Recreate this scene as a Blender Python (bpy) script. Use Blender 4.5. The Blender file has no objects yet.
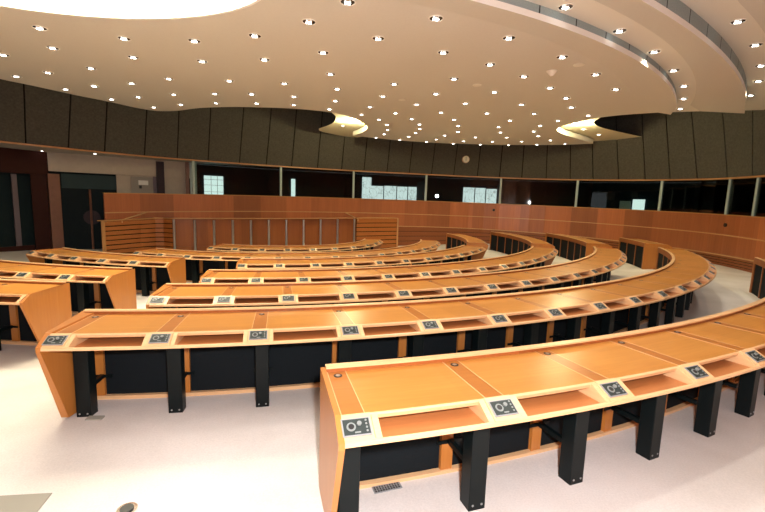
import bpy, bmesh, math, random
from mathutils import Vector, Matrix
random.seed(7)
T={'W':[[-9.913,14.8],[-9.598,15.156],[-9.258,15.512],[-8.891,15.865],[-8.493,16.209],[-8.064,16.541],[-7.609,16.868],[-7.13,17.194],[-6.631,17.529],[-6.113,17.881],[-5.572,18.24],[-5.004,18.594],[-4.407,18.931],[-3.779,19.237],[-3.125,19.519],[-2.449,19.783],[-1.752,20.024],[-1.036,20.237],[-0.304,20.422],[0.44,20.582],[1.194,20.715],[1.956,20.825],[2.723,20.922],[3.492,20.99],[4.255,21.001],[5.002,20.946],[5.73,20.835],[6.432,20.667],[7.1,20.438],[7.727,20.146],[8.31,19.801],[8.848,19.41],[9.334,18.973],[9.759,18.479],[10.128,17.95],[10.452,17.411],[10.74,16.877],[10.986,16.337],[11.18,15.78],[11.312,15.193],[11.369,14.564],[11.34,13.886],[11.242,13.184],[11.095,12.484],[10.917,11.806],[10.692,11.129],[10.428,10.463],[10.139,9.819],[9.835,9.204],[9.499,8.6]],'W_top':[1.732,1.743,1.753,1.762,1.772,1.781,1.789,1.797,1.804,1.811,1.817,1.823,1.827,1.831,1.833,1.835,1.836,1.836,1.835,1.833,1.831,1.827,1.822,1.817,1.811,1.805,1.798,1.791,1.784,1.776,1.768,1.76,1.752,1.743,1.735,1.726,1.718,1.71,1.702,1.693,1.684,1.674,1.664,1.654,1.644,1.641,1.641,1.641,1.641,1.641],'W_l1':[1.056,1.068,1.08,1.091,1.101,1.112,1.121,1.13,1.139,1.147,1.154,1.16,1.165,1.17,1.173,1.175,1.177,1.177,1.176,1.175,1.172,1.168,1.164,1.159,1.153,1.147,1.14,1.133,1.126,1.118,1.11,1.102,1.094,1.086,1.078,1.07,1.062,1.055,1.047,1.039,1.031,1.023,1.014,1.005,0.997,0.992,0.992,0.992,0.992,0.992],'W_l2':[0.559,0.559,0.559,0.559,0.559,0.559,0.559,0.559,0.559,0.559,0.559,0.559,0.559,0.559,0.559,0.559,0.559,0.559,0.559,0.559,0.563,0.563,0.56,0.552,0.542,0.53,0.516,0.5,0.485,0.468,0.452,0.437,0.422,0.407,0.394,0.383,0.373,0.365,0.358,0.354,0.352,0.353,0.357,0.366,0.379,0.384,0.384,0.384,0.384,0.384],'W_fl':[-0.339,-0.339,-0.339,-0.339,-0.339,-0.339,-0.339,-0.339,-0.339,-0.339,-0.339,-0.339,-0.339,-0.339,-0.339,-0.339,-0.339,-0.339,-0.339,-0.339,-0.341,-0.342,-0.341,-0.338,-0.334,-0.328,-0.32,-0.311,-0.301,-0.289,-0.276,-0.263,-0.248,-0.232,-0.215,-0.197,-0.179,-0.16,-0.14,-0.119,-0.096,-0.069,-0.04,-0.009,0.023,0.033,0.033,0.033,0.033,0.033],'K':[[-12.005,10.8],[-12.006,11.157],[-11.99,11.522],[-11.946,11.886],[-11.866,12.238],[-11.741,12.569],[-11.565,12.869],[-11.338,13.134],[-11.083,13.388],[-10.822,13.657],[-10.57,13.963],[-10.317,14.297],[-10.047,14.641],[-9.751,14.983],[-9.434,15.328],[-9.093,15.674],[-8.724,16.014],[-8.326,16.343],[-7.9,16.662],[-7.45,16.977],[-6.979,17.296],[-6.49,17.625],[-5.983,17.969],[-5.453,18.317],[-4.896,18.658],[-4.312,18.98],[-3.699,19.273],[-3.063,19.545],[-2.405,19.799],[-1.728,20.032],[-1.034,20.238],[-0.324,20.417],[0.397,20.573],[1.127,20.705],[1.865,20.813],[2.608,20.909],[3.354,20.982],[4.096,21.005],[4.824,20.964],[5.535,20.871],[6.223,20.724],[6.883,20.521],[7.505,20.259],[8.087,19.942],[8.626,19.58],[9.122,19.179],[9.561,18.724],[9.944,18.225],[10.28,17.704],[10.579,17.183],[10.843,16.665],[11.063,16.136],[11.232,15.587],[11.338,15.007],[11.369,14.382],[11.322,13.716],[11.214,13.034],[11.065,12.359],[10.886,11.703],[10.662,11.048],[10.403,10.403],[10.121,9.78],[9.826,9.186],[9.499,8.6]],'K_z':[3.179,3.179,3.179,3.179,3.179,3.178,3.17,3.163,3.157,3.151,3.146,3.141,3.137,3.134,3.131,3.128,3.127,3.126,3.126,3.126,3.126,3.127,3.128,3.13,3.131,3.133,3.134,3.135,3.135,3.134,3.133,3.131,3.127,3.123,3.117,3.11,3.102,3.093,3.083,3.071,3.06,3.047,3.034,3.021,3.007,2.993,2.979,2.964,2.95,2.937,2.923,2.911,2.898,2.886,2.873,2.861,2.85,2.84,2.834,2.834,2.834,2.834,2.834,2.834],'seams':[0.656,1.676,2.671,3.751,4.795,6.064,7.188,8.324,9.565,10.705,11.832,13.024,14.168,15.257,16.391,17.505,18.621,19.742,20.914,21.99,23.035,24.143,25.202,26.192,27.278,28.36,29.328,30.386,31.65,32.783,34.008,35.339,36.679],'L':[[-13.339,12.0],[-13.184,12.631],[-12.945,13.263],[-12.631,13.905],[-12.257,14.579],[-11.766,15.219],[-11.12,15.761],[-10.39,16.286],[-9.627,16.875],[-8.791,17.477],[-7.847,18.014],[-6.812,18.5]],'RL':{'header':[-13.206,12.541,-11.961,14.964,2.326,3.111],'leftfloorband':[-13.259,12.323,-12.278,14.542,-0.186,-0.039],'redpanel':[-12.26,14.563,-11.991,14.925,-0.225,2.414],'pole':[-12.508,14.126,-12.436,14.258,-0.173,2.301],'pillar':[-11.975,14.946,-11.764,15.208,-0.273,2.374],'wallhead':[-11.952,14.977,-8.216,17.804,2.466,3.153],'door':[-11.775,15.2,-10.396,16.282,-0.287,1.883],'transom':[-11.725,15.254,-10.346,16.319,1.883,2.402],'strip':[-10.389,16.288,-10.042,16.554,-0.475,2.469],'cab':[-10.007,16.582,-9.392,17.044,1.715,2.427],'sign':[-9.804,16.738,-9.533,16.943,2.113,2.291],'box':[-9.79,16.749,-9.721,16.802,1.97,2.088],'violet':[-9.392,17.044,-9.275,17.128,1.689,2.493],'darkpillar':[-9.299,17.111,-9.076,17.272,-0.534,3.067],'pale':[-9.077,17.272,-8.391,17.704,-0.555,3.066],'brownpillar':[-8.391,17.704,-8.274,17.771,-0.573,3.1],'column':[-8.24,17.79,-8.019,17.916,-0.58,3.116],'doorfill':[-10.389,16.288,-8.263,17.777,-0.52,2.532],'bar':[-11.123,15.756,-11.023,15.83,-0.293,1.885],'plate':[-11.048,15.813,0.813]},'B':[[-9.163,18.463],[-8.698,18.789],[-8.21,19.119],[-7.722,19.448],[-7.204,19.799],[-6.631,20.175],[-6.001,20.561],[-5.316,20.937],[-4.605,21.277],[-3.892,21.582],[-3.159,21.866],[-2.398,22.127],[-1.616,22.359],[-0.827,22.559],[-0.03,22.731],[0.773,22.876],[1.564,22.992],[2.361,23.095],[3.213,23.177],[4.122,23.205],[5.029,23.155],[5.908,23.039],[6.775,22.853],[7.633,22.59],[8.459,22.241],[9.226,21.824],[9.932,21.351],[10.607,20.802],[11.227,20.161],[11.743,19.493],[12.159,18.849],[12.514,18.231],[12.839,17.589],[13.133,16.884],[13.369,16.108],[13.524,15.255],[13.569,14.354],[13.507,13.465],[13.375,12.624],[13.201,11.833],[12.988,11.056],[12.724,10.281],[12.426,9.54],[12.109,8.838],[11.772,8.16],[11.42,7.528]],'RB':{'w1':[-8.211,19.118,-7.525,19.582,1.864,2.668],'strip':[-4.723,21.221,-4.539,21.305,1.901,2.73],'t0':[-1.211,22.462,-0.735,22.579,1.797,3.195],'t1':[-0.725,22.581,-0.081,22.72,1.799,2.561],'t2':[-0.027,22.732,0.625,22.849,1.805,2.588],'t3':[0.68,22.859,1.228,22.943,1.804,2.574],'t4':[1.284,22.951,1.808,23.024,1.796,2.58],'u1':[4.332,23.193,4.931,23.16,1.811,2.655],'u2':[4.987,23.157,5.521,23.09,1.804,2.646],'u3':[5.576,23.082,6.154,22.986,1.797,2.609],'v0':[11.281,20.09,11.579,19.704,1.788,2.14],'v1':[11.632,19.636,11.926,19.209,1.762,2.22]},'mull':[3.066,6.657,10.068,13.682,17.382,20.85,24.337,27.079,28.363],'c1_edge':[[-9.799,8.936],[-9.543,9.694],[-9.336,10.442],[-9.001,11.02],[-8.592,11.88],[-8.125,12.637],[-7.774,13.385],[-7.407,13.738],[-6.991,13.736],[-6.523,13.562],[-5.681,13.082],[-4.666,12.8],[-3.752,12.722],[-2.871,12.742],[-2.16,12.912],[-1.593,13.184],[-1.178,13.734],[-0.867,14.445],[-0.699,15.268],[-0.748,16.015],[-1.002,16.88],[-1.375,17.647],[-0.476,18.093],[0.601,18.593],[2.392,18.971],[5.047,18.934],[7.463,18.352],[8.562,17.712],[7.707,16.865],[6.591,15.83],[5.92,14.919],[5.755,14.199],[5.905,13.512],[6.184,12.699],[6.697,12.157],[7.308,11.794],[7.616,11.605]],'A':[[-63.591,11.77],[-59.053,11.784],[-55.436,11.842],[-51.58,11.93],[-45.299,12.039],[-37.688,12.203],[-31.948,12.34],[-25.262,12.518]],'M':[[-67.686,11.141],[-61.397,11.244],[-52.829,11.273],[-43.203,11.431],[-32.995,11.527],[-24.791,11.553]],'Bc':[[-55.126,12.753],[-50.759,12.82],[-45.59,12.922],[-38.133,13.174],[-29.592,13.617],[-22.371,14.095]],'M2':[[-56.528,12.286],[-48.345,12.405],[-41.687,12.523],[-35.546,12.598],[-21.998,12.966]],'M3':[[-47.776,13.34],[-44.212,13.452],[-41.651,13.557],[-36.113,13.754],[-26.527,14.28]],'c2_edge':[[7.759,12.293],[8.663,11.983],[9.68,11.716]],'c3_edge':[[10.509,12.718],[10.973,12.582],[11.803,12.392],[12.97,12.155]],'cresL':[[-2.756,17.496],[-2.072,16.262],[-1.772,14.975],[-1.756,13.992],[-0.518,14.949],[-0.346,17.402],[-1.391,19.657],[-2.72,18.365]],'cresR':[[10.202,17.054],[8.759,16.117],[7.568,15.261],[6.934,14.419],[6.682,13.538],[5.902,13.905],[5.818,15.79],[8.474,19.203],[9.864,19.722],[10.498,17.534]],'oval':[[-5.596,6.362],[-4.978,6.675],[-4.018,6.709],[-2.916,6.459],[-1.882,5.963]],'dl':[[0.14,9.763,1],[1.399,9.228,1],[1.166,10.489,1],[-0.11,10.901,1],[2.499,10.17,1],[0.794,11.68,1],[2.052,11.358,1],[-0.489,12.151,1],[0.257,12.876,1],[1.573,12.572,1],[2.894,12.498,1],[-0.775,13.249,1],[0.792,13.687,1],[-0.254,13.95,1],[2.116,13.558,1],[0.013,14.82,1],[1.112,14.592,1],[2.432,14.6,1],[1.204,15.447,1],[0.048,15.9,1],[2.639,15.81,1],[1.121,16.36,1],[-0.088,16.913,1],[2.282,16.751,1],[0.914,17.367,1],[3.538,16.96,1],[2.093,17.821,1],[-0.426,17.899,1],[0.586,18.31,1],[1.758,18.659,1],[3.291,18.143,1],[4.463,17.988,1],[2.982,18.959,1],[4.188,18.975,1],[3.807,14.598,1],[1.908,8.229,1],[2.766,8.902,1],[3.601,9.663,1],[4.094,8.625,1],[5.045,9.627,1],[4.322,10.499,1],[3.504,11.289,1],[4.869,11.437,1],[4.215,12.355,1],[5.756,12.345,1],[3.846,13.431,1],[5.252,13.226,1],[5.042,14.112,1],[5.216,15.204,1],[4.165,15.65,1],[5.734,16.192,1],[4.715,16.728,1],[5.594,17.643,1],[6.569,17.112,1],[5.378,18.773,1],[6.505,18.443,1],[7.518,17.97,1],[-7.562,8.577,1],[-7.604,9.721,1],[-8.661,10.124,1],[-8.347,11.228,1],[-6.344,9.296,1],[-7.311,10.794,1],[-4.954,8.481,1],[-6.149,10.417,1],[-7.802,12.215,1],[-6.829,11.838,1],[-4.996,9.913,1],[-3.662,8.591,1],[-3.621,9.92,1],[-5.635,11.411,1],[-4.463,11.188,1],[-6.041,12.625,1],[-7.117,13.14,1],[-4.873,12.281,1],[-3.485,11.103,1],[-2.373,8.362,1],[-3.668,12.138,1],[-1.181,7.878,1],[-1.215,9.167,1],[-2.388,10.003,1],[-2.425,11.231,1],[-1.199,10.335,1],[-2.638,12.196,1],[-1.388,11.551,1],[-1.682,12.601,1],[-5.675,7.152,1],[-4.522,7.498,1],[-3.325,7.505,1],[-6.209,8.092,1],[-2.195,7.192,1],[-0.57,5.923,1],[-1.204,6.585,1],[0.656,6.332,1],[-0.18,7.14,1],[0.95,7.677,1],[1.882,6.952,1],[3.046,7.717,1],[2.411,6.139,2],[3.56,6.86,2],[4.622,7.674,2],[5.611,8.618,2],[6.545,9.635,2],[7.29,10.689,2],[7.939,11.725,2],[5.443,6.955,3],[6.512,7.852,3],[7.538,8.882,3],[8.392,9.897,3],[9.238,11.067,3],[6.472,14.506,4],[7.198,15.708,4],[8.299,16.759,4],[-1.422,15.343,4],[-1.693,16.638,4]],'spk':[[1.975,9.654],[0.376,11.226],[3.515,8.103]],'cone':[3.194,8.539],'F':[[-9.372,13.9],[-9.183,14.5],[-8.895,15.2],[-8.566,15.6],[-8.319,15.7],[-7.877,15.5],[-7.01,15.9],[-6.049,16.4],[-5.016,16.9],[-3.901,17.35],[-2.714,17.75],[-1.162,18.1],[-0.388,18.4],[0.642,18.9]],'F_z':[0.817,0.822,0.834,0.86,0.867,0.882,0.881,0.889,0.9,0.915,0.948,0.993,1.011,1.014],'posts':[[-7.805,15.533,0.89],[-7.166,15.828,0.86],[-6.556,16.136,0.865],[-5.944,16.451,0.878],[-5.323,16.751,0.885],[-4.681,17.035,0.896],[-4.026,17.299,0.914],[-3.352,17.535,0.925],[-2.675,17.759,0.945],[-1.968,17.918,0.969],[-1.261,18.078,0.993]],'rail':[[-9.159,14.558,0.837],[-8.994,15.767,1.088],[-1.86,19.987,1.15],[-1.116,18.118,0.97]],'clock':[3.898,20.749,3.905],'dots':[[5.469,20.875,1.505],[11.332,13.831,1.358]],'soff':[[-11.899,14.696],[-11.877,15.81],[-10.281,15.012],[-10.135,16.368]],'floor_items':{'grille':[0.076,2.431],'disc':[-1.417,2.161],'box':[-2.308,3.184],'uplight':[8.561,13.056],'m0':[-2.337,2.241],'m1':[-1.951,2.293],'m2':[-1.898,2.073],'m3':[-2.099,1.994],'booth1':[-1.853,-14.812]},'glare':[2.679,21.42,2.114],'rows':{'1':{'R':14.899,'z':0.762,'st':3.023},'2':{'R':13.336,'z':0.72,'st':3.156},'3':{'R':11.717,'z':0.627,'st':3.556},'4':{'R':10.039,'z':0.523,'st':4.163},'5':{'R':7.923,'z':0.413,'st':5.402},'6':{'R':6.233,'z':0.321,'st':6.709},'7':{'R':4.052,'z':0.26,'st':10.846}},'ang':{'1':[-74.383,-71.337,-68.36,-65.354,-62.394],'2':[-82.639,-79.528,-76.412,-73.198,-70.002,-66.754,-63.597,-60.441,-57.33,-54.174,-51.069,-47.654,-44.395],'3':[-82.237,-78.721,-75.171,-71.574,-67.944,-64.359,-60.758,-57.185,-53.6,-49.964,-46.276,-42.697,-38.798],'4':[-81.812,-77.66,-73.474,-69.304,-65.112,-60.823,-56.654,-52.468,-48.173,-43.912,-39.628],'5':[-80.989,-75.581,-70.11,-64.73,-59.3,-53.829,-48.421,-42.864,-37.542,-32.054],'6':[-109.287,-102.527,-95.83,-89.104],'61':[-48.903,-42.424,-35.99],'7':[-104.449,-93.362,-82.223,-71.761,-60.863,-50.154,-39.096,-27.883],'51':[-118.335,-112.778,-107.416,-102.071,-96.829],'41':[-98.009,-93.908]},'C':[-4.107,16.177]}

SC=bpy.context.scene
COL=SC.collection
CX,CY=T['C']
rad=math.radians

# ------------------------------------------------------------------ materials
def mat(name):
    m=bpy.data.materials.new(name); m.use_nodes=True
    return m,m.node_tree.nodes,m.node_tree.links,m.node_tree.nodes['Principled BSDF']
def plain(name,c,rough=.5,metal=0,spec=.5,coat=0,noise=0,scale=8,bump=0):
    m,N,L,b=mat(name); b.inputs['Base Color'].default_value=(*c,1); b.inputs['Roughness'].default_value=rough
    b.inputs['Metallic'].default_value=metal; b.inputs['Specular IOR Level'].default_value=spec; b.inputs['Coat Weight'].default_value=coat
    if noise or bump:
        tc=N.new('ShaderNodeTexCoord'); n=N.new('ShaderNodeTexNoise'); n.inputs['Scale'].default_value=scale; n.inputs['Detail'].default_value=6
        L.new(tc.outputs['Object'],n.inputs['Vector'])
        if noise:
            mx=N.new('ShaderNodeMixRGB'); mx.inputs[1].default_value=(*[x*(1-noise) for x in c],1); mx.inputs[2].default_value=(*[min(1,x*(1+noise)) for x in c],1)
            L.new(n.outputs['Fac'],mx.inputs[0]); L.new(mx.outputs[0],b.inputs['Base Color'])
        if bump:
            bp=N.new('ShaderNodeBump'); bp.inputs['Strength'].default_value=bump; bp.inputs['Distance'].default_value=.01
            L.new(n.outputs['Fac'],bp.inputs['Height']); L.new(bp.outputs[0],b.inputs['Normal'])
    return m
def emis(name,c,s):
    m,N,L,b=mat(name); b.inputs['Base Color'].default_value=(*c,1); b.inputs['Emission Color'].default_value=(*c,1); b.inputs['Emission Strength'].default_value=s; return m
def wood_uv(name,c1,c2,panel=1.25,gscale=(60,1.2),rough=.3,vary=.25,spec=.5):
    # UV in metres: u along, v up; grain runs along v; veneer sheets change tone every `panel` metres
    m,N,L,b=mat(name); uv=N.new('ShaderNodeUVMap'); mp=N.new('ShaderNodeMapping'); mp.inputs['Scale'].default_value=(gscale[0],gscale[1],1)
    L.new(uv.outputs[0],mp.inputs[0]); n=N.new('ShaderNodeTexNoise'); n.inputs['Scale'].default_value=1; n.inputs['Detail'].default_value=5; n.inputs['Roughness'].default_value=.6
    L.new(mp.outputs[0],n.inputs['Vector'])
    mp2=N.new('ShaderNodeMapping'); mp2.inputs['Scale'].default_value=(gscale[0]*.12,gscale[1]*.2,1); L.new(uv.outputs[0],mp2.inputs[0]); n2=N.new('ShaderNodeTexNoise'); n2.inputs['Scale'].default_value=1; n2.inputs['Detail'].default_value=3; L.new(mp2.outputs[0],n2.inputs['Vector'])
    a=N.new('ShaderNodeMath'); a.operation='MULTIPLY_ADD'; a.inputs[1].default_value=.55; L.new(n.outputs['Fac'],a.inputs[0]); a2=N.new('ShaderNodeMath'); a2.operation='MULTIPLY'; a2.inputs[1].default_value=.45; L.new(n2.outputs['Fac'],a2.inputs[0]); L.new(a2.outputs[0],a.inputs[2])
    cr=N.new('ShaderNodeValToRGB'); cr.color_ramp.elements[0].position=.3; cr.color_ramp.elements[0].color=(*c1,1); cr.color_ramp.elements[1].position=.7; cr.color_ramp.elements[1].color=(*c2,1)
    L.new(a.outputs[0],cr.inputs[0])
    sx=N.new('ShaderNodeSeparateXYZ'); L.new(uv.outputs[0],sx.inputs[0]); dv=N.new('ShaderNodeMath'); dv.operation='DIVIDE'; dv.inputs[1].default_value=panel; L.new(sx.outputs[0],dv.inputs[0])
    fl=N.new('ShaderNodeMath'); fl.operation='FLOOR'; L.new(dv.outputs[0],fl.inputs[0]); wn=N.new('ShaderNodeTexWhiteNoise'); wn.noise_dimensions='1D'; L.new(fl.outputs[0],wn.inputs['W'])
    mr=N.new('ShaderNodeMapRange'); mr.inputs['To Min'].default_value=1-vary; mr.inputs['To Max'].default_value=1+vary; L.new(wn.outputs['Value'],mr.inputs['Value'])
    hs=N.new('ShaderNodeHueSaturation'); L.new(cr.outputs[0],hs.inputs['Color']); L.new(mr.outputs[0],hs.inputs['Value']); L.new(hs.outputs[0],b.inputs['Base Color'])
    b.inputs['Roughness'].default_value=rough; b.inputs['Specular IOR Level'].default_value=spec
    return m
M={}
M['top']=wood_uv('beech_veneer_worktop',(.44,.178,.034),(.54,.245,.055),panel=.55,gscale=(3,45),rough=.30,vary=.05,spec=.35)
M['strip']=wood_uv('darker_beech_strip',(.34,.115,.02),(.42,.155,.028),panel=.55,gscale=(3,45),rough=.32,vary=.05)
M['edge']=wood_uv('pale_solid_beech_edging',(.66,.39,.185),(.77,.50,.26),panel=.55,gscale=(2,60),rough=.35,vary=.04)
M['side']=wood_uv('beech_veneer_side',(.43,.152,.028),(.51,.198,.042),panel=5,gscale=(40,2),rough=.35,vary=.02)
M['pocket']=wood_uv('reddish_beech_shelf',(.42,.15,.045),(.52,.20,.06),panel=5,gscale=(3,30),rough=.45,vary=.02)
M['wall']=wood_uv('red_brown_wall_veneer',(.33,.092,.030),(.47,.15,.05),panel=1.15,gscale=(22,.8),rough=.34,vary=.27,spec=.8)
M['podium']=wood_uv('orange_brown_veneer',(.25,.072,.018),(.35,.112,.03),panel=.62,gscale=(26,.8),rough=.35,vary=.15,spec=.3)
M['slat']=wood_uv('orange_slat_wood',(.32,.095,.02),(.43,.145,.033),panel=9,gscale=(1.2,30),rough=.4,vary=.02)
M['slat2']=wood_uv('dark_red_slat_wood',(.24,.07,.022),(.32,.10,.032),panel=9,gscale=(1.2,30),rough=.4,vary=.02)
M['ledge']=plain('pale_wood_ledge',(.60,.36,.17),.4)
M['gold']=plain('honey_wood_trim',(.50,.25,.09),.4)
M['black']=plain('black_painted_metal',(.003,.006,.0065),.4,spec=.2)
M['panel']=plain('black_fabric_panel',(.006,.009,.011),.8,spec=.15,noise=.3,scale=60)
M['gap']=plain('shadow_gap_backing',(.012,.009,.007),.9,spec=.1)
M['steel']=plain('brushed_steel',(.55,.57,.58),.28,metal=1)
M['chrome']=plain('polished_chrome',(.8,.8,.8),.12,metal=1)
M['plate']=plain('silver_control_frame',(.24,.25,.25),.4)
M['face']=plain('dark_green_control_face',(.018,.028,.026),.5)
M['dial']=plain('pale_grey_dial',(.20,.22,.21),.4)
M['knob']=plain('black_plastic',(.015,.015,.015),.4)
M['carpet']=None
def carpet():
    m,N,L,b=mat('pale_carpet'); tc=N.new('ShaderNodeTexCoord')
    n1=N.new('ShaderNodeTexNoise'); n1.inputs['Scale'].default_value=.9; n1.inputs['Detail'].default_value=5; L.new(tc.outputs['Object'],n1.inputs['Vector'])
    n2=N.new('ShaderNodeTexNoise'); n2.inputs['Scale'].default_value=90; n2.inputs['Detail'].default_value=3; L.new(tc.outputs['Object'],n2.inputs['Vector'])
    cr=N.new('ShaderNodeValToRGB'); cr.color_ramp.elements[0].position=.35; cr.color_ramp.elements[0].color=(.70,.66,.61,1); cr.color_ramp.elements[1].position=.62; cr.color_ramp.elements[1].color=(.84,.80,.76,1); L.new(n1.outputs['Fac'],cr.inputs[0])
    mx=N.new('ShaderNodeMixRGB'); mx.blend_type='MULTIPLY'; mx.inputs[0].default_value=.25; L.new(cr.outputs[0],mx.inputs[1]); L.new(n2.outputs['Fac'],mx.inputs[2]); L.new(mx.outputs[0],b.inputs['Base Color'])
    bp=N.new('ShaderNodeBump'); bp.inputs['Strength'].default_value=.25; bp.inputs['Distance'].default_value=.005; L.new(n2.outputs['Fac'],bp.inputs['Height']); L.new(bp.outputs[0],b.inputs['Normal'])
    b.inputs['Roughness'].default_value=.95; b.inputs['Specular IOR Level'].default_value=.1; return m
M['carpet']=carpet()
M['ceil']=plain('sand_plaster_ceiling',(.74,.70,.61),.9,spec=.1,noise=.04,scale=30)
M['ceil2']=plain('cream_plaster_ceiling',(.88,.84,.73),.9,spec=.1)
M['lip']=plain('white_lip',(.95,.93,.88),.7)
M['cove']=plain('cream_cove_plaster',(.80,.72,.50),.8)
def tile_mat(name,c,step,axis='U',noise=.3,lw=.03):
    m,N,L,b=mat(name); uv=N.new('ShaderNodeUVMap'); sx=N.new('ShaderNodeSeparateXYZ'); L.new(uv.outputs[0],sx.inputs[0])
    dv=N.new('ShaderNodeMath'); dv.operation='DIVIDE'; dv.inputs[1].default_value=step; L.new(sx.outputs[0],dv.inputs[0]); fr=N.new('ShaderNodeMath'); fr.operation='FRACT'; L.new(dv.outputs[0],fr.inputs[0])
    lt=N.new('ShaderNodeMath'); lt.operation='LESS_THAN'; lt.inputs[1].default_value=lw; L.new(fr.outputs[0],lt.inputs[0])
    n=N.new('ShaderNodeTexNoise'); n.inputs['Scale'].default_value=30; L.new(uv.outputs[0],n.inputs['Vector'])
    mx=N.new('ShaderNodeMixRGB'); mx.inputs[1].default_value=(*[x*(1-noise) for x in c],1); mx.inputs[2].default_value=(*[x*(1+noise) for x in c],1); L.new(n.outputs['Fac'],mx.inputs[0])
    m2=N.new('ShaderNodeMixRGB'); L.new(lt.outputs[0],m2.inputs[0]); L.new(mx.outputs[0],m2.inputs[1]); m2.inputs[2].default_value=(.01,.01,.01,1); L.new(m2.outputs[0],b.inputs['Base Color'])
    b.inputs['Roughness'].default_value=.8; return m
M['tile']=tile_mat('grey_riser_tiles',(.33,.40,.40),.78)
M['acoustic']=plain('olive_grey_acoustic_fabric',(.10,.093,.076),.95,spec=.05,noise=.4,scale=16,bump=.2)
M['stone']=plain('pale_grey_stone',(.48,.42,.34),.6,noise=.12,scale=5)
M['brown']=plain('dark_red_brown_board',(.04,.011,.008),.6,spec=.15)
M['pillarwood']=plain('brown_pillar_wood',(.24,.11,.07),.5,noise=.2,scale=5)
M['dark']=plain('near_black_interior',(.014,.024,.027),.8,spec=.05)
M['doorm']=plain('dark_teal_door',(.007,.014,.018),.6,spec=.1)
M['transomm']=plain('teal_transom_glass',(.03,.055,.06),.5,spec=.1)
M['grey']=plain('grey_board',(.30,.28,.25),.6)
M['violet']=plain('violet_grey_board',(.14,.11,.13),.4)
M['darkp']=plain('dark_plum_column',(.035,.022,.03),.5,spec=.2)
M['teal']=plain('pale_teal_mullion',(.42,.52,.50),.35)
M['whitep']=plain('white_plastic',(.8,.8,.78),.5)
M['soffit']=plain('grey_soffit',(.5,.47,.42),.7)
M['bulb']=emis('lit_bulb',(1,.97,.9),9)
M['cup']=plain('dark_bronze_reflector',(.05,.035,.025),.18,metal=.6)
M['glow']=emis('luminous_ceiling_panel',(1,.96,.80),3.2)
M['winlit']=emis('bright_daylight_window',(.72,.80,.76),.85)
M['lamp_refl']=emis('white_lamp_and_reflection',(1,.98,.95),12)  # glow shared by the floor light and the added flash reflection
M['clock']=plain('cream_clock_face',(.92,.88,.70),.5)
M['mat']=plain('grey_green_matte',(.30,.29,.24),.9)  # matte grey-green of the floor patch and the floor socket lid
def treewin():
    m,N,L,b=mat('window_view_of_bare_trees'); tc=N.new('ShaderNodeTexCoord'); mp=N.new('ShaderNodeMapping'); mp.inputs['Scale'].default_value=(3,3,1.6); L.new(tc.outputs['Object'],mp.inputs[0])
    n=N.new('ShaderNodeTexNoise'); n.inputs['Scale'].default_value=1.5; L.new(mp.outputs[0],n.inputs['Vector']); ad=N.new('ShaderNodeMixRGB'); ad.blend_type='ADD'; ad.inputs[0].default_value=1; L.new(mp.outputs[0],ad.inputs[1]); L.new(n.outputs['Color'],ad.inputs[2])
    v=N.new('ShaderNodeTexVoronoi'); v.feature='DISTANCE_TO_EDGE'; v.inputs['Scale'].default_value=1.6; L.new(ad.outputs[0],v.inputs['Vector'])
    cr=N.new('ShaderNodeValToRGB'); cr.color_ramp.elements[0].position=.005; cr.color_ramp.elements[0].color=(.28,.30,.29,1); cr.color_ramp.elements[1].position=.05; cr.color_ramp.elements[1].color=(.66,.70,.68,1); L.new(v.outputs[0],cr.inputs[0])
    L.new(cr.outputs[0],b.inputs['Emission Color']); b.inputs['Emission Strength'].default_value=.9; b.inputs['Base Color'].default_value=(.1,.1,.1,1); return m
M['trees']=treewin()
def glassm():
    m=bpy.data.materials.new('booth_glass'); m.use_nodes=True; N=m.node_tree.nodes; L=m.node_tree.links; N.clear()
    o=N.new('ShaderNodeOutputMaterial'); mx=N.new('ShaderNodeMixShader'); t=N.new('ShaderNodeBsdfTransparent'); t.inputs[0].default_value=(.72,.80,.79,1); g=N.new('ShaderNodeBsdfGlossy'); g.inputs['Roughness'].default_value=.03
    f=N.new('ShaderNodeFresnel'); f.inputs[0].default_value=1.35; L.new(f.outputs[0],mx.inputs[0]); L.new(t.outputs[0],mx.inputs[1]); L.new(g.outputs[0],mx.inputs[2]); L.new(mx.outputs[0],o.inputs[0]); return m
M['glass']=glassm()

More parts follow.
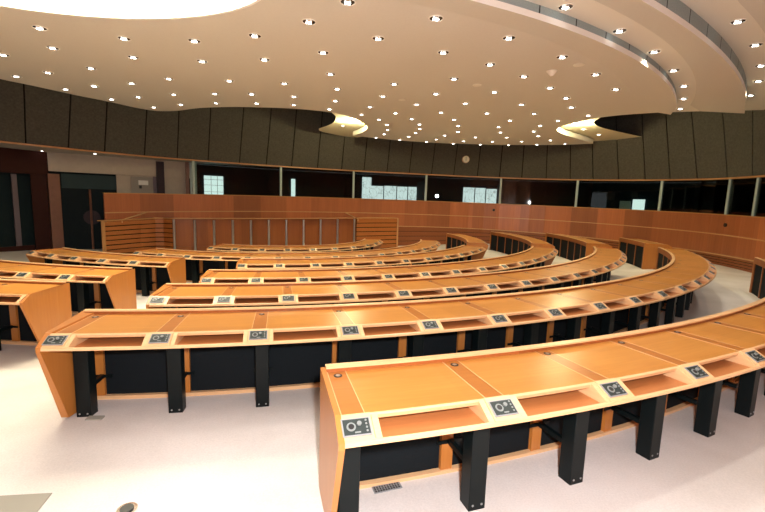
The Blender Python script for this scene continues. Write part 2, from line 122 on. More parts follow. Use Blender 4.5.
# ------------------------------------------------------------------ object helpers
def link(name,me,m=None,parent=None,loc=(0,0,0),rot=0):
    o=bpy.data.objects.new(name,me); COL.objects.link(o); o.location=loc; o.rotation_euler=(0,0,rot)
    if m is not None and not me.materials: me.materials.append(m)
    if parent: o.parent=parent
    return o
def tag(o,label=None,cat=None,group=None,kind=None):
    if label: o['label']=label
    if cat: o['category']=cat
    if group: o['group']=group
    if kind: o['kind']=kind
    return o
def thing(name,label,cat,loc=(0,0,0),rz=0,group=None):
    o=bpy.data.objects.new(name,None); COL.objects.link(o); o.location=loc; o.rotation_euler=(0,0,rz); o.empty_display_size=.2
    return tag(o,label,cat,group)
def struct(o): o['kind']='structure'; return o
class MB:
    def __init__(s): s.v=[];s.f=[];s.uv=[]
    def quad(s,a,b,c,d,u=None):
        i=len(s.v); s.v+= [a,b,c,d]; s.f.append((i,i+1,i+2,i+3)); s.uv.append(u or [(0,0),(1,0),(1,1),(0,1)])
    def poly(s,pts,u=None):
        i=len(s.v); s.v+=list(pts); s.f.append(tuple(range(i,i+len(pts)))); s.uv.append(u or [(p[0],p[1]) for p in pts])
    def mesh(s,name,smooth=False,merge=True):
        me=bpy.data.meshes.new(name); me.from_pydata([tuple(v) for v in s.v],[],s.f); uvl=me.uv_layers.new(name='UVMap')
        k=0
        for fi,f in enumerate(s.f):
            for j in range(len(f)): uvl.data[k].uv=s.uv[fi][j]; k+=1
        me.update()
        if merge:
            bm=bmesh.new(); bm.from_mesh(me); bmesh.ops.remove_doubles(bm,verts=bm.verts,dist=1e-5); bmesh.ops.recalc_face_normals(bm,faces=bm.faces); bm.to_mesh(me); bm.free()
        if smooth:
            for p in me.polygons: p.use_smooth=True
        return me
    def box(s,x0,y0,z0,x1,y1,z1):
        P=[(x,y,z) for z in (z0,z1) for y in (y0,y1) for x in (x0,x1)]
        for f,ax in (((0,1,5,4),(0,2)),((3,2,6,7),(0,2)),((2,0,4,6),(1,2)),((1,3,7,5),(1,2)),((0,2,3,1),(0,1)),((4,5,7,6),(0,1))):
            s.quad(*[P[i] for i in f],u=[(P[i][ax[0]],P[i][ax[1]]) for i in f])
        return s
    def sweep(s,prof,R,a0,a1,org,z=0,maxstep=rad(1.3),caps=True,sk=(0,0)):
        # closed profile [(r,z)] carried along the arc a0..a1 (radians) about (CX,CY)
        n=max(1,int(math.ceil((a1-a0)/maxstep))); m=len(prof)
        cum=[0]
        for i in range(m): p,q=prof[i],prof[(i+1)%m]; cum.append(cum[-1]+math.hypot(p[0]-q[0],p[1]-q[1]))
        def P(a,i):
            r,zz=prof[i%m]
            if r<-.06:
                if a==a0: a=a+sk[0]*(-r/.645)/R
                elif a==a1: a=a+sk[1]*(-r/.645)/R
            return (CX+(R+r)*math.cos(a)-org[0],CY+(R+r)*math.sin(a)-org[1],zz+z-org[2])
        for k in range(n):
            b0=a0+(a1-a0)*k/n; b1=a1 if k==n-1 else a0+(a1-a0)*(k+1)/n
            for i in range(m): s.quad(P(b0,i),P(b1,i),P(b1,i+1),P(b0,i+1),u=[(b0*R,cum[i]),(b1*R,cum[i]),(b1*R,cum[i+1]),(b0*R,cum[i+1])])
        if caps:
            for a in (a0,a1): s.poly([P(a,i) for i in range(m)],u=[prof[i] for i in range(m)])
        return s
    def cyl(s,c,r,h,n=20,axis='z',r2=None):
        r2=r if r2 is None else r2
        def P(a,rr,t):
            x,y=rr*math.cos(a),rr*math.sin(a)
            return (c[0]+x,c[1]+y,c[2]+t) if axis=='z' else ((c[0]+t,c[1]+x,c[2]+y) if axis=='x' else (c[0]+x,c[1]+t,c[2]+y))
        A=[2*math.pi*i/n for i in range(n)]
        for i in range(n): s.quad(P(A[i],r,0),P(A[(i+1)%n],r,0),P(A[(i+1)%n],r2,h),P(A[i],r2,h))
        s.poly([P(a,r,0) for a in A]); s.poly([P(a,r2,h) for a in A]); return s
    def bar(s,a,b,r,n=8):
        a=Vector(a);b=Vector(b);d=(b-a).normalized(); u=d.orthogonal().normalized(); w=d.cross(u)
        A=[2*math.pi*i/n for i in range(n)]; p=[a+r*(u*math.cos(t)+w*math.sin(t)) for t in A]; q=[b+r*(u*math.cos(t)+w*math.sin(t)) for t in A]
        for i in range(n): s.quad(p[i],p[(i+1)%n],q[(i+1)%n],q[i])
        s.poly(p); s.poly(q); return s
def bevelled(mb,name,w=.004):
    me=mb.mesh(name); bm=bmesh.new(); bm.from_mesh(me); bmesh.ops.bevel(bm,geom=[e for e in bm.edges if len(e.link_faces)==2 and e.calc_face_angle(0)>.5],offset=w,segments=1,affect='EDGES'); bm.to_mesh(me); bm.free(); return me

FK=[(0,-.5),(4.05,-.5),(6.233,-.439),(7.923,-.347),(10.039,-.228),(11.717,-.118),(13.336,-.022),(14.9,.002),(17,.02),(40,.02)]
def zfR(R):
    for (a,za),(b,zb) in zip(FK[:-1],FK[1:]):
        if R<=b: return za+(zb-za)*(R-a)/(b-a)
    return .02
def zf(x,y): return zfR(math.hypot(x-CX,y-CY))

# ------------------------------------------------------------------ floor
mb=MB(); NA=120; RS=[i*.25 for i in range(0,105)]
for i in range(len(RS)-1):
    for j in range(NA):
        a,b=2*math.pi*j/NA,2*math.pi*(j+1)/NA
        P=lambda r,t:(CX+r*math.cos(t),CY+r*math.sin(t),zfR(r))
        if RS[i]==0: mb.poly([P(0,a),P(RS[1],a),P(RS[1],b)])
        else: mb.quad(P(RS[i],a),P(RS[i+1],a),P(RS[i+1],b),P(RS[i],b))
struct(link('floor',mb.mesh('floor',smooth=True),M['carpet']))

# ------------------------------------------------------------------ desks
DEP=.60
def local_frame(R,a,z,org): return (CX+R*math.cos(a)-org[0],CY+R*math.sin(a)-org[1],z-org[2])
LEG=bevelled(MB().box(-.335,-.056,-.012,-.228,.056,.676),'desk_leg',.004)
LEG.materials.append(M['black'])
BR=MB().box(-.565,-.016,.205,-.335,.016,.24).mesh('brace'); BR.materials.append(M['black'])
BRP=MB().box(-.568,-.095,.21,-.56,.085,.235).mesh('brace_plate'); BRP.materials.append(M['black'])
BOLT=MB().cyl((-.229,-.03,.03),.007,.004,10,'x').mesh('bolt'); BOLT.materials.append(M['steel'])
# sloped console face: from (-.06,.785) down to (.055,.675)
SL=math.atan2(.0655,.119); SN=(math.sin(SL),math.cos(SL)); SD=(math.cos(SL),-math.sin(SL))
def onslope(me):  # mesh built flat (x down-slope, y along the arc, z out) is laid on the slope
    R=Matrix(((SD[0],0,SN[0]),(0,1,0),(SD[1],0,SN[1])))
    for v in me.vertices:
        p=R@v.co; v.co=(p.x-.0025,p.y,p.z+.7463)
    return me
def cp(name,mb,m):
    me=onslope(mb.mesh(name)); me.materials.append(M[m]); return me
CP_F=cp('control_frame',MB().box(-.046,-.070,-.002,.046,.070,.005),'plate')
CP_B=cp('control_face',MB().box(-.039,-.063,.004,.039,.063,.007),'face')
CP_S=cp('speaker_ring',MB().cyl((.0,-.026,.006),.022,.004,24),'dial')
CP_S2=cp('speaker_cone',MB().cyl((.0,-.026,.009),.014,.003,20),'knob')
CP_D=cp('dial',MB().cyl((-.012,.014,.006),.011,.010,18),'dial')
CP_K=[cp('button',MB().cyl((-.028+.018*i,.048,.006),.005,.004,12),'dial') for i in range(4)]
CP_SL=cp('card_slot',MB().box(.026,-.012,.006,.033,.016,.009),'dial')
GROM=MB().cyl((-.54,0,.768),.026,.003,18).mesh('grommet'); GROM.materials.append(M['knob'])
GROM2=MB().cyl((-.54,0,.7705),.014,.002,14).mesh('grommet_cap'); GROM2.materials.append(M['steel'])

def desk(R,zr,mics,aL,aR,label,detail=2,leftend=True,rightend=True,group=None,dd=0,skL=0,skR=0,legr=0,zr0=None):
    mics=[rad(a) for a in mics]; aL=rad(aL); aR=rad(aR); am=(aL+aR)/2
    org=(CX+(R-.3)*math.cos(am),CY+(R-.3)*math.sin(am),zfR(R-.3))
    t=thing('curved_desk',label,'desk',org,0,group)
    zb=lambda r:zfR(R+r)-zr-.006
    e=.03/R
    def part(name,prof,a0,a1,m,**k):
        prof=[(p[0]-dd if p[0]<-.5 else p[0],p[1]) for p in prof]
        k['sk']=(skL if abs(a0-aL)<1.1*e or (name=='end_panel' and a0<am) else 0, skR if abs(a1-aR)<1.1*e or (name=='end_panel' and a0>am) else 0)
        return link(name,MB().sweep(prof,R,a0,a1,org,zr,**k).mesh(name),M[m],t)
    part('worktop',[(-.60,.742),(-.07,.742),(-.07,.768),(-.60,.768)],aL+e,aR-e,'top')
    part('top_edging',[(-.07,.745),(-.066,.745),(-.060,.766),(-.067,.774),(-.074,.774),(-.074,.7685),(-.07,.7685)],aL+e,aR-e,'edge')
    part('back_rail',[(-.645,.66),(-.60,.66),(-.60,.792),(-.645,.792)],aL+e,aR-e,'podium')
    part('rail_top',[(-.646,.792),(-.592,.792),(-.592,.803),(-.646,.803)],aL+e,aR-e,'edge')
    part('front_lip',[(.044,.686),(.060,.686),(.060,.703),(.050,.710),(.044,.706)],aL+e,aR-e,'edge')
    part('storage_shelf',[(-.33,.680),(.044,.680),(.044,.688),(-.33,.688)],aL+e,aR-e,'pocket')
    part('shelf_back',[(-.345,.676),(-.33,.676),(-.33,.742),(-.345,.742)],aL+e,aR-e,'pocket')
    part('base_strip',[(-.60,zb(-.6)),(-.56,zb(-.56)),(-.56,.016),(-.60,.016)],aL+e,aR-e,'edge')
    part('back_header',[(-.60,.68),(-.57,.68),(-.57,.742),(-.60,.742)],aL+e,aR-e,'side')
    ep=[(-.645,zb(-.645)),(-.20,.035),(.064,.678),(.064,.712),(-.064,.785),(-.645,.785)]
    if leftend: part('end_panel',ep,aL,aL+e,'side')
    if rightend: part('end_panel',ep,aR-e,aR,'side')
    wedge=[(-.33,.688),(.036,.688),(.056,.7115),(-.063,.779),(-.07,.779),(-.07,.742),(-.33,.742)]
    n=len(mics)
    for i,a in enumerate(mics):
        h=.080/R
        a0=max(a-h,aL+e)
        part('console_block',wedge,a0,a+h,'edge')
        nxt=mics[i+1]-h if i+1<n else aR-e-.02/R
        c=.035/R
        ck=[(-.33,.688),(.036,.688),(.052,.711),(-.060,.774),(-.07,.742),(-.33,.742)]
        part('pocket_cheek',ck,a+h+.003/R,a+h+c,'edge')
        part('pocket_cheek',ck,nxt-c,nxt-.003/R,'edge')
        if i==0 and a-h-aL>.25/R: part('pocket_cheek',ck,a-h-c,a-h-.003/R,'edge')
        # joint lines in the worktop
        if detail>=1:
            for s_ in (-1,1):
                b=a+s_*.058/R; w=.0022/R
                if b-w>aL+e: part('joint_strip',[(-.60,.767),(-.075,.767),(-.075,.7698),(-.60,.7698)],b-w,b+w,'edge')
            part('middle_strip',[(-.60,.767),(-.075,.767),(-.075,.7690),(-.60,.7690)],max(a-.055/R,aL+e),a+.055/R,'strip')
        L0=local_frame(R,a,zr,org); rot=a
        f=link('control_panel',CP_F,None,t,L0,rot)
        link('faceplate',CP_B,None,f); sp=link('loudspeaker_ring',CP_S,None,f)
        if detail>=1: link('dial',CP_D,None,f); link('loudspeaker_cone',CP_S2,None,f)
        if detail>=2:
            link('card_slot',CP_SL,None,f)
            for k in CP_K: link('button',k,None,f)
        la=a+.015/R; LL=local_frame(R,la,zr,org)
        lg=link('leg',LEG,None,t,(LL[0]+legr*math.cos(la),LL[1]+legr*math.sin(la),LL[2]),la)
        if detail>=2:
            for dy in (0,.06): link('bolt',BOLT,None,lg,(0,dy,0))
        br=link('leg_brace',BR,None,t,LL,la)
        if detail>=1: link('brace_plate',BRP,None,br)
        if detail>=1:
            g=link('cable_grommet',GROM,None,t,L0,rot); link('grommet_cap',GROM2,None,g)
        PO=[(-.602,zb(-.6)),(-.572,zb(-.57)),(-.572,.68),(-.602,.68)]; MO=[(-.618,zb(-.62)),(-.602,zb(-.6)),(-.602,.68),(-.618,.68)]; MU=[(-.634,zb(-.63)),(-.618,zb(-.62)),(-.618,.70),(-.634,.70)]
        ps=.04/R if (i==0 and dd and skL) else 0
        part('back_post',PO,max(a-.045/R-ps,aL+e),a+.043/R-ps,'side')
        last=i+1==n
        b0=aL+e if i==0 else a; b1=aR-e if last else mics[i+1]
        part('modesty_panel',MO,b0,b1,'panel')
        part('rear_mullion',MU,max(a-.028/R,aL+e),max(a-.028/R,aL+e)+.056/R,'podium')
        if last:
            part('back_post',PO,aR-e-.06/R,aR-e,'side'); part('rear_mullion',MU,aR-e-.04/R,aR-e,'podium')
    return t
RW=T['rows']; AN=T['ang']
def ext(L,step,end):
    L=list(L)
    while L[-1]+step*1.9<end: L.append(L[-1]+step)
    # spread last module evenly
    return L
def run(k): return RW[str(k)]['R'],RW[str(k)]['z']-.76
def st(k): return math.degrees(.745/RW[str(k)]['R'])
def seg(k,L,a0,a1,label,detail,**kw):
    R,z=run(k); kw.setdefault('dd',0 if k==1 else .04); kw.setdefault('legr',.025 if k==1 else -.03); desk(R,z,L,a0,a1,label,detail,**kw)
def lin(a0,a1,step):
    n=max(1,round((a1-a0)/step)); return [a0+(a1-a0)*i/n for i in range(n)]
def tail(L,k,end):
    s=st(k); n=max(1,round((end-L[-1])/s)); return list(L)+[L[-1]+(end-L[-1])*i/n for i in range(1,n)]
def eL(k): return math.degrees(.095/RW[str(k)]['R'])
E1=-21.4
seg(1,tail(AN['1'],1,-28.6),AN['1'][0]-eL(1),-28.6,'nearest and largest curved wooden desk row, foreground right, running out of the picture',2)
seg(2,tail(AN['2'],2,E1),AN['2'][0]-eL(2),E1,'long curved wooden desk row second from the camera, its slanted end panel left of centre',2,skL=-.09)
seg(3,tail(AN['3'],3,E1),AN['3'][0]-eL(3),E1,'curved wooden desk row third from the camera in the right-hand block',1,skL=-.08)
seg(4,tail(AN['4'],4,E1),AN['4'][0]-eL(4),E1,'curved wooden desk row fourth from the camera in the right-hand block',1,skL=-.08)
seg(5,tail(AN['5'],5,E1),AN['5'][0]-eL(5),E1,'curved wooden desk row fifth from the camera in the right-hand block',1,skL=-.08)
L6=list(AN['6'])+[-89.1+i*(40.2/6) for i in range(1,6)]+list(AN['61'])
seg(6,tail(L6,6,-2),AN['6'][0]-eL(6),-2,'curved wooden desk row second from the podium, spanning both blocks',1)
seg(7,tail(AN['7'],7,1),AN['7'][0]-eL(7),1,'shortest innermost curved wooden desk row directly in front of the podium posts',1)
for k,a0,a1,lb in ((2,-15.4,-5.7,'short curved desk beyond the second row, showing three dark panels and a wooden end'),(3,-14.9,6.9,'far curved desk section by the back wall, beyond the aisle from the third row'),
                   (4,-14.5,16.6,'far curved desk section by the back wall, beyond the aisle from the fourth row'),(5,-12.5,17.6,'far curved desk section by the back wall beyond the fifth row'),):
    seg(k,[x+eL(k) for x in lin(a0,a1,st(k))],a0,a1,lb,0)
seg(5,AN['51'],AN['51'][0]-eL(5),-91.2,'rearmost curved desk row of the left block, complete with both ends showing',1,skR=-.04)
seg(4,[-118.4,-114.3,-110.2,-106.1,-102.1]+list(AN['41']),-119.2,-89.9,'middle curved desk row of the left block, cut by the left picture edge',1,skR=-.04)
s3=3.62; r3=-89.0-.14
seg(3,[r3-s3*i for i in range(7,0,-1)],r3-s3*7-.6,-89.0,'nearest curved desk row of the left block, only its right end in the picture',1,skR=-.04)

# ------------------------------------------------------------------ curved walls
def arcs(P):
    s=[0]
    for a,b in zip(P[:-1],P[1:]): s.append(s[-1]+math.hypot(a[0]-b[0],a[1]-b[1]))
    return s
def nrm(P):  # inward (towards the room) unit normals of a left-to-right polyline
    out=[]
    for i in range(len(P)):
        a=P[max(0,i-1)];b=P[min(len(P)-1,i+1)]; dx,dy=b[0]-a[0],b[1]-a[1]; l=math.hypot(dx,dy); out.append((dy/l,-dx/l))
    return out
def ruled(P,z0,z1,off=0,th=.06,mb=None):
    # a solid band of thickness th following the polyline; z0,z1 lists; off>0 moves it into the room
    mb=mb or MB(); n=nrm(P); s=arcs(P); f=lambda i,o:(P[i][0]+n[i][0]*o,P[i][1]+n[i][1]*o)
    for i in range(len(P)-1):
        a,b=f(i,off),f(i+1,off); c,d=f(i,off-th),f(i+1,off-th); u=[(s[i],z0[i]),(s[i+1],z0[i+1]),(s[i+1],z1[i+1]),(s[i],z1[i])]
        mb.quad((*a,z0[i]),(*b,z0[i+1]),(*b,z1[i+1]),(*a,z1[i]),u=u)
        mb.quad((*c,z0[i]),(*d,z0[i+1]),(*d,z1[i+1]),(*c,z1[i]),u=u)
        mb.quad((*a,z1[i]),(*b,z1[i+1]),(*d,z1[i+1]),(*c,z1[i]),u=u); mb.quad((*a,z0[i]),(*b,z0[i+1]),(*d,z0[i+1]),(*c,z0[i]),u=u)
    for i in (0,len(P)-1):
        a,c=f(i,off),f(i,off-th); mb.quad((*a,z0[i]),(*c,z0[i]),(*c,z1[i]),(*a,z1[i]),u=[(0,z0[i]),(th,z0[i]),(th,z1[i]),(0,z1[i])])
    return mb
W=T['W']; WT,W1,W2=T['W_top'],T['W_l1'],T['W_l2']; nW=nrm(W); sW=arcs(W)
WF=[zf(*p)-.02 for p in W]
struct(link('wall_back',ruled(W,W2,[z-.004 for z in WT],0,.08).mesh('wall_back'),M['wall']))
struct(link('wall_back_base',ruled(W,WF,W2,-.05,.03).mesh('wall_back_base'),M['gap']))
# slats below the second ledge
mb=MB(); ns=4
for k in range(ns):
    lo=[f+.02+(w-f-.02)*(k/ns) for f,w in zip(WF,W2)]; hi=[f+.02+(w-f-.02)*((k+1)/ns)-.022 for f,w in zip(WF,W2)]
    ruled(W,lo,hi,0,.03,mb)
struct(link('wall_back_slats',mb.mesh('wall_back_slats'),M['slat2']))
def add(L,d): return [x+d for x in L]
struct(link('trim_1',ruled(W,add(W1,-.018),add(W1,.018),.02,.02).mesh('trim'),M['ledge']))
struct(link('trim_2',ruled(W,add(W2,-.018),add(W2,.018),.02,.02).mesh('trim'),M['ledge']))
struct(link('trim_3',ruled(W,add(WT,-.004),add(WT,.03),.03,.12).mesh('trim'),M['gold']))
# booth glass band, mullions, gold line, soffit
K=T['K']; KZ=T['K_z']; nK=nrm(K); sK=arcs(K)
def interp(S,V,s):
    if s<=S[0]: return V[0]
    for i in range(len(S)-1):
        if s<=S[i+1]:
            t=(s-S[i])/(S[i+1]-S[i]); a,b=V[i],V[i+1]
            return tuple(x+(y-x)*t for x,y in zip(a,b)) if isinstance(a,(tuple,list)) else a+(b-a)*t
    return V[-1]
def near_s(P,S,q):
    best=None
    for i in range(len(P)-1):
        a,b=P[i],P[i+1]; dx,dy=b[0]-a[0],b[1]-a[1]; u=max(0,min(1,((q[0]-a[0])*dx+(q[1]-a[1])*dy)/(dx*dx+dy*dy)))
        d=math.hypot(a[0]+u*dx-q[0],a[1]+u*dy-q[1])
        if best is None or d<best[0]: best=(d,S[i]+u*(S[i+1]-S[i]))
    return best[1]
WK=[interp(sK,KZ,near_s(K,sK,p)) for p in W]
ends=[0]+T['mull'][0:]+[sW[-1]]
def sub(P,S,s0,s1,*Vs):
    pts=[s0]+[s for s in S if s0+1e-3<s<s1-1e-3]+[s1]
    return [interp(S,[tuple(p) for p in P],s) for s in pts],[[interp(S,V,s) for s in pts] for V in Vs]
wi=1
for s0,s1 in zip(T['mull'],T['mull'][1:]+[sW[-1]]):
    P,(a,b)=sub(W,sW,s0+.04,s1-.04,WT,WK)
    struct(link('window_%d'%wi,ruled(P,add(a,.03),add(b,-.01),-.02,.012).mesh('window'),M['glass'])); wi+=1
    P,(a,b)=sub(W,sW,s0-.045,s0+.045,WT,WK)
    struct(link('trim_%d'%(wi+10),ruled(P,add(a,.026),add(b,-.005),.0,.09).mesh('mullion'),M['teal']))
struct(link('trim_4',ruled(K,add(KZ,-.005),add(KZ,.05),.04,.12).mesh('trim'),M['gold']))
# booth interior: floor, back wall and ceiling behind the glass
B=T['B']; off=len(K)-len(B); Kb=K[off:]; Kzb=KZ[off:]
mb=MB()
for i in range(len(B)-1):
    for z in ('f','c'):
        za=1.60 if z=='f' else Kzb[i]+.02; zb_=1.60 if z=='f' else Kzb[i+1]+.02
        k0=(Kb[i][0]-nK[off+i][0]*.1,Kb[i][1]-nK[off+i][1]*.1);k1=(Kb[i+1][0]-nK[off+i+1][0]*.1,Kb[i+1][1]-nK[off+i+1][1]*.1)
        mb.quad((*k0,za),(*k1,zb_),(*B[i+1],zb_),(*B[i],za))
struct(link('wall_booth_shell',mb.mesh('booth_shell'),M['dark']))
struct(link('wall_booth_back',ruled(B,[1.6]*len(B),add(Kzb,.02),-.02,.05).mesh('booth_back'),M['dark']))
def flat(r,name,m,push=.02,th=.03,parent=None):
    x0,y0,x1,y1,z0,z1=r; l=math.hypot(x1-x0,y1-y0); n=((y1-y0)/l,-(x1-x0)/l)
    P=[(x0,y0),(x1,y1)]
    return link(name,ruled(P,[z0,z0],[z1,z1],push,th).mesh(name),M[m],parent)
RB=T['RB']
for i,(k,m) in enumerate((('w1','winlit'),('strip','winlit'),('t0','trees'),('t1','trees'),('t2','trees'),('t3','trees'),('t4','trees'),('u1','trees'),('u2','trees'),('u3','trees'),('v0','teal'),('v1','winlit'))):
    r=list(RB[k]); r[4]=1.62; r[5]=min(r[5],3.0); struct(flat(r,'window_%d'%(wi+i),m,.06,.04))
# glazing bars on the gridded daylight window
r=RB['w1']; mb=MB()
for t in (.33,.66):
    x=r[0]+(r[2]-r[0])*t; y=r[1]+(r[3]-r[1])*t; mb.bar((x+.08,y-.1,1.62),(x+.08,y-.1,r[5]),.010,6)
for z in (1.95,2.25,2.5): mb.bar((r[0]+.05,r[1]-.09,z),(r[2]+.05,r[3]-.09,z),.008,6)
struct(link('trim_30',mb.mesh('glazing_bars'),M['grey']))
# dark partitions between booths
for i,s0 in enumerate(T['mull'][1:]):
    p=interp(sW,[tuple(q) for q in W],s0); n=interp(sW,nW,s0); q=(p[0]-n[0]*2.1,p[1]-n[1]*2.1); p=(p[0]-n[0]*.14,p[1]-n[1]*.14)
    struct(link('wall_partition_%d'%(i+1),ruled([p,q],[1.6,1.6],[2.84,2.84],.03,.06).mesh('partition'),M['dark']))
gx,gy,gz=T['glare']
def ball(r,n=12):
    me=bpy.data.meshes.new('ball'); bm=bmesh.new(); bmesh.ops.create_uvsphere(bm,u_segments=n,v_segments=n//2+2,radius=r); bm.to_mesh(me); bm.free()
    for p in me.polygons: p.use_smooth=True
    return me
# ------------------------------------------------------------------ acoustic panels
TOPZ=6.15
S_=T['seams']
def LEAN(s): return .36 if s<24 else (.36-.11*(s-24)/7 if s<31 else max(.06,.25-.07*(s-31)))
for s0,s1 in zip(S_[:-1],S_[1:]):
    g=.02; P=[interp(sK,[tuple(p) for p in K],s) for s in (s0+g,s1-g)]; n=[interp(sK,nK,s) for s in (s0,s1)]; z=[interp(sK,KZ,s)+.06 for s in (s0+g,s1-g)]
    m=[LEAN((s0+s1)/2)]*2; mb=MB(); nn=((n[0][0]+n[1][0])/2,(n[0][1]+n[1][1])/2); l=math.hypot(*nn); nn=(nn[0]/l,nn[1]/l)
    q=[]
    for k in (0,1):
        dh=(TOPZ-z[k])*LEAN((s0,s1)[k]); q.append([(P[k][0],P[k][1],z[k]),(P[k][0]+n[k][0]*dh,P[k][1]+n[k][1]*dh,TOPZ)])
    bk=lambda p:(p[0]-nn[0]*.05,p[1]-nn[1]*.05,p[2])
    A,Bq,Cq,Dq=q[0][0],q[1][0],q[1][1],q[0][1]; a,b,c,d=map(bk,(A,Bq,Cq,Dq))
    for f in ((A,Bq,Cq,Dq),(a,b,c,d),(A,Bq,b,a),(Dq,Cq,c,d),(A,Dq,d,a),(Bq,Cq,c,b)): mb.quad(*f)
    o=(A[0],A[1],A[2]); th=math.atan2(Bq[1]-A[1],Bq[0]-A[0]); ct,sn=math.cos(th),math.sin(th)
    mb.v=[((v[0]-o[0])*ct+(v[1]-o[1])*sn,-(v[0]-o[0])*sn+(v[1]-o[1])*ct,v[2]-o[2]) for v in mb.v]
    tag(link('acoustic_panel',mb.mesh('acoustic_panel'),M['acoustic'],None,o,th),'olive-grey fabric acoustic wall panel leaning inward above the window band','wall panel','acoustic panels above the window band')
mb=MB()
for i in range(len(K)-1):
    f=lambda j,o,z:(K[j][0]+nK[j][0]*o,K[j][1]+nK[j][1]*o,z)
    mb.quad(f(i,-.07,KZ[i]+.05),f(i+1,-.07,KZ[i+1]+.05),f(i+1,(TOPZ-KZ[i+1])*LEAN(sK[i+1])-.09,TOPZ),f(i,(TOPZ-KZ[i])*LEAN(sK[i])-.09,TOPZ))
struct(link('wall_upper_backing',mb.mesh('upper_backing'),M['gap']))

# ------------------------------------------------------------------ left entrance wall
L=T['L'][:-2]+[[RLc for RLc in T['RL']['column'][2:4]]]; RL=T['RL']; LT=3.13
def sx(name,key,m,push=.02,th=.04,z0=None,z1=None,parent=None,nm=None):
    r=list(RL[key]); 
    if z0 is not None: r[4]=z0
    if z1 is not None: r[5]=z1
    return flat(r,name,m,push,th,parent)
zl=-.36
struct(link('wall_left',ruled(L,[-.6]*len(L),[LT]*len(L),-.22,.06).mesh('wall_left'),M['dark']))
struct(sx('wall_left_header','header','brown',z1=LT)); struct(sx('baseboard_left','leftfloorband','brown',.0,.05,z0=-.36,z1=-.14))
struct(sx('wall_left_panel','redpanel','brown',.0,.05,z0=-.36))
struct(sx('trim_31','pole','violet',-.08,.05,z0=-.34))
struct(sx('trim_32','pillar','pillarwood',.05,.12,z0=-.38))
struct(sx('wall_left_lintel','wallhead','stone',.03,.1,z1=LT))
d=sx('door_1','door','doorm',-.05,.05,z0=-.40); struct(d)
struct(sx('window_40','transom','transomm',-.05,.05))
r=RL['bar']; bx,by=(r[0]+r[2])/2,(r[1]+r[3])/2
link('door_bar',MB().box(bx-.02,by-.06,-.39,bx+.03,by-.01,1.86).mesh('door_bar'),M['pillarwood'],d)
px,py,pz=RL['plate']; hp=MB().cyl((0,0,0),.27,.03,32,'y').mesh('door_handle_plate'); o=link('door_handle',hp,M['darkp'],d,(px-.02,py-.02,pz),math.atan2(1.08,1.38))
struct(sx('wall_left_infill','doorfill','stone',.0,.08,z0=-.5)); 
struct(sx('trim_33','strip','stone',.04,.06,z0=-.44))
cb=thing('wall_cabinet','flat grey wall cabinet with white sign, behind the wooden wall at left','cabinet',(RL['cab'][0],RL['cab'][1],RL['cab'][4]))
def rel(o,root): 
    o.parent=root; o.location=(-root.location.x,-root.location.y,-root.location.z); return o
rel(sx('cabinet_door','cab','grey',.05,.05),cb); rel(sx('handle','box','knob',.075,.025),cb)
tag(sx('wall_sign','sign','whitep',.065,.015),'small white rectangular sign on the grey wall cabinet','sign')
struct(sx('trim_34','violet','violet',.05,.06)); struct(sx('trim_35','darkpillar','darkp',.26,.12,z0=-.48)); struct(sx('trim_36','brownpillar','pillarwood',.26,.12,z0=-.5,z1=LT)); struct(sx('trim_37','column','teal',.26,.12,z0=-.5,z1=LT))
# soffit between the gold line and the entrance wall
Ks=K[:30]; Ls=[interp(arcs(L),[tuple(p) for p in L],arcs(L)[-1]*i/29) for i in range(30)]
mb=MB()
for i in range(29): mb.quad((*K[i],KZ[i]+.01),(*K[i+1],KZ[i+1]+.01),(Ls[i+1][0]-.1,Ls[i+1][1]+.1,3.115),(Ls[i][0]-.1,Ls[i][1]+.1,3.115))
struct(link('ceiling_soffit',mb.mesh('soffit'),M['soffit']))
# ------------------------------------------------------------------ podium
F=T['F']; FZ=T['F_z']; nF=nrm(F); sF=arcs(F); FB=[zf(*p)-.02 for p in F]
pod=thing('podium','long curved wooden podium with steel posts and slatted wings before the back wall','podium',(F[6][0],F[6][1],FB[6]))
def pp(name,me,m): o=link(name,me,M[m]); return rel(o,pod)
def subF(i0,i1): return F[i0:i1+1],FB[i0:i1+1],FZ[i0:i1+1]
for i0,i1,nm in ((0,5,'slatted_wing'),(11,13,'slatted_wing')):
    P,lo,hi=subF(i0,i1); pp('wing_backing',ruled(P,lo,add(hi,-.03),-.04,.03).mesh('wing_backing'),'gap')
    mb=MB(); n=8
    for k in range(n): ruled(P,[a+(b-a)*k/n for a,b in zip(lo,hi)],[a+(b-a)*(k+1)/n-.034 for a,b in zip(lo,hi)],0,.035,mb)
    pp(nm,mb.mesh(nm),'slat')
P,lo,hi=subF(5,11); pp('front_panels',ruled(P,lo,hi,-.18,.04).mesh('front_panels'),'podium')
pp('plinth',ruled(P,lo,[a+.34 for a in lo],-.13,.05).mesh('plinth'),'podium')
pp('cap_ledge',ruled(F,add(FZ,-.004),add(FZ,.025),.02,.30).mesh('cap_ledge'),'gold')
pp('side_trim',MB().box(F[0][0]-.05,F[0][1]-.05,FB[0],F[0][0]+.03,F[0][1]+.03,FZ[0]).mesh('side_trim'),'gold'); pp('side_trim',MB().box(F[13][0]-.03,F[13][1]-.05,FB[13],F[13][0]+.04,F[13][1]+.03,FZ[13]).mesh('side_trim'),'gold')
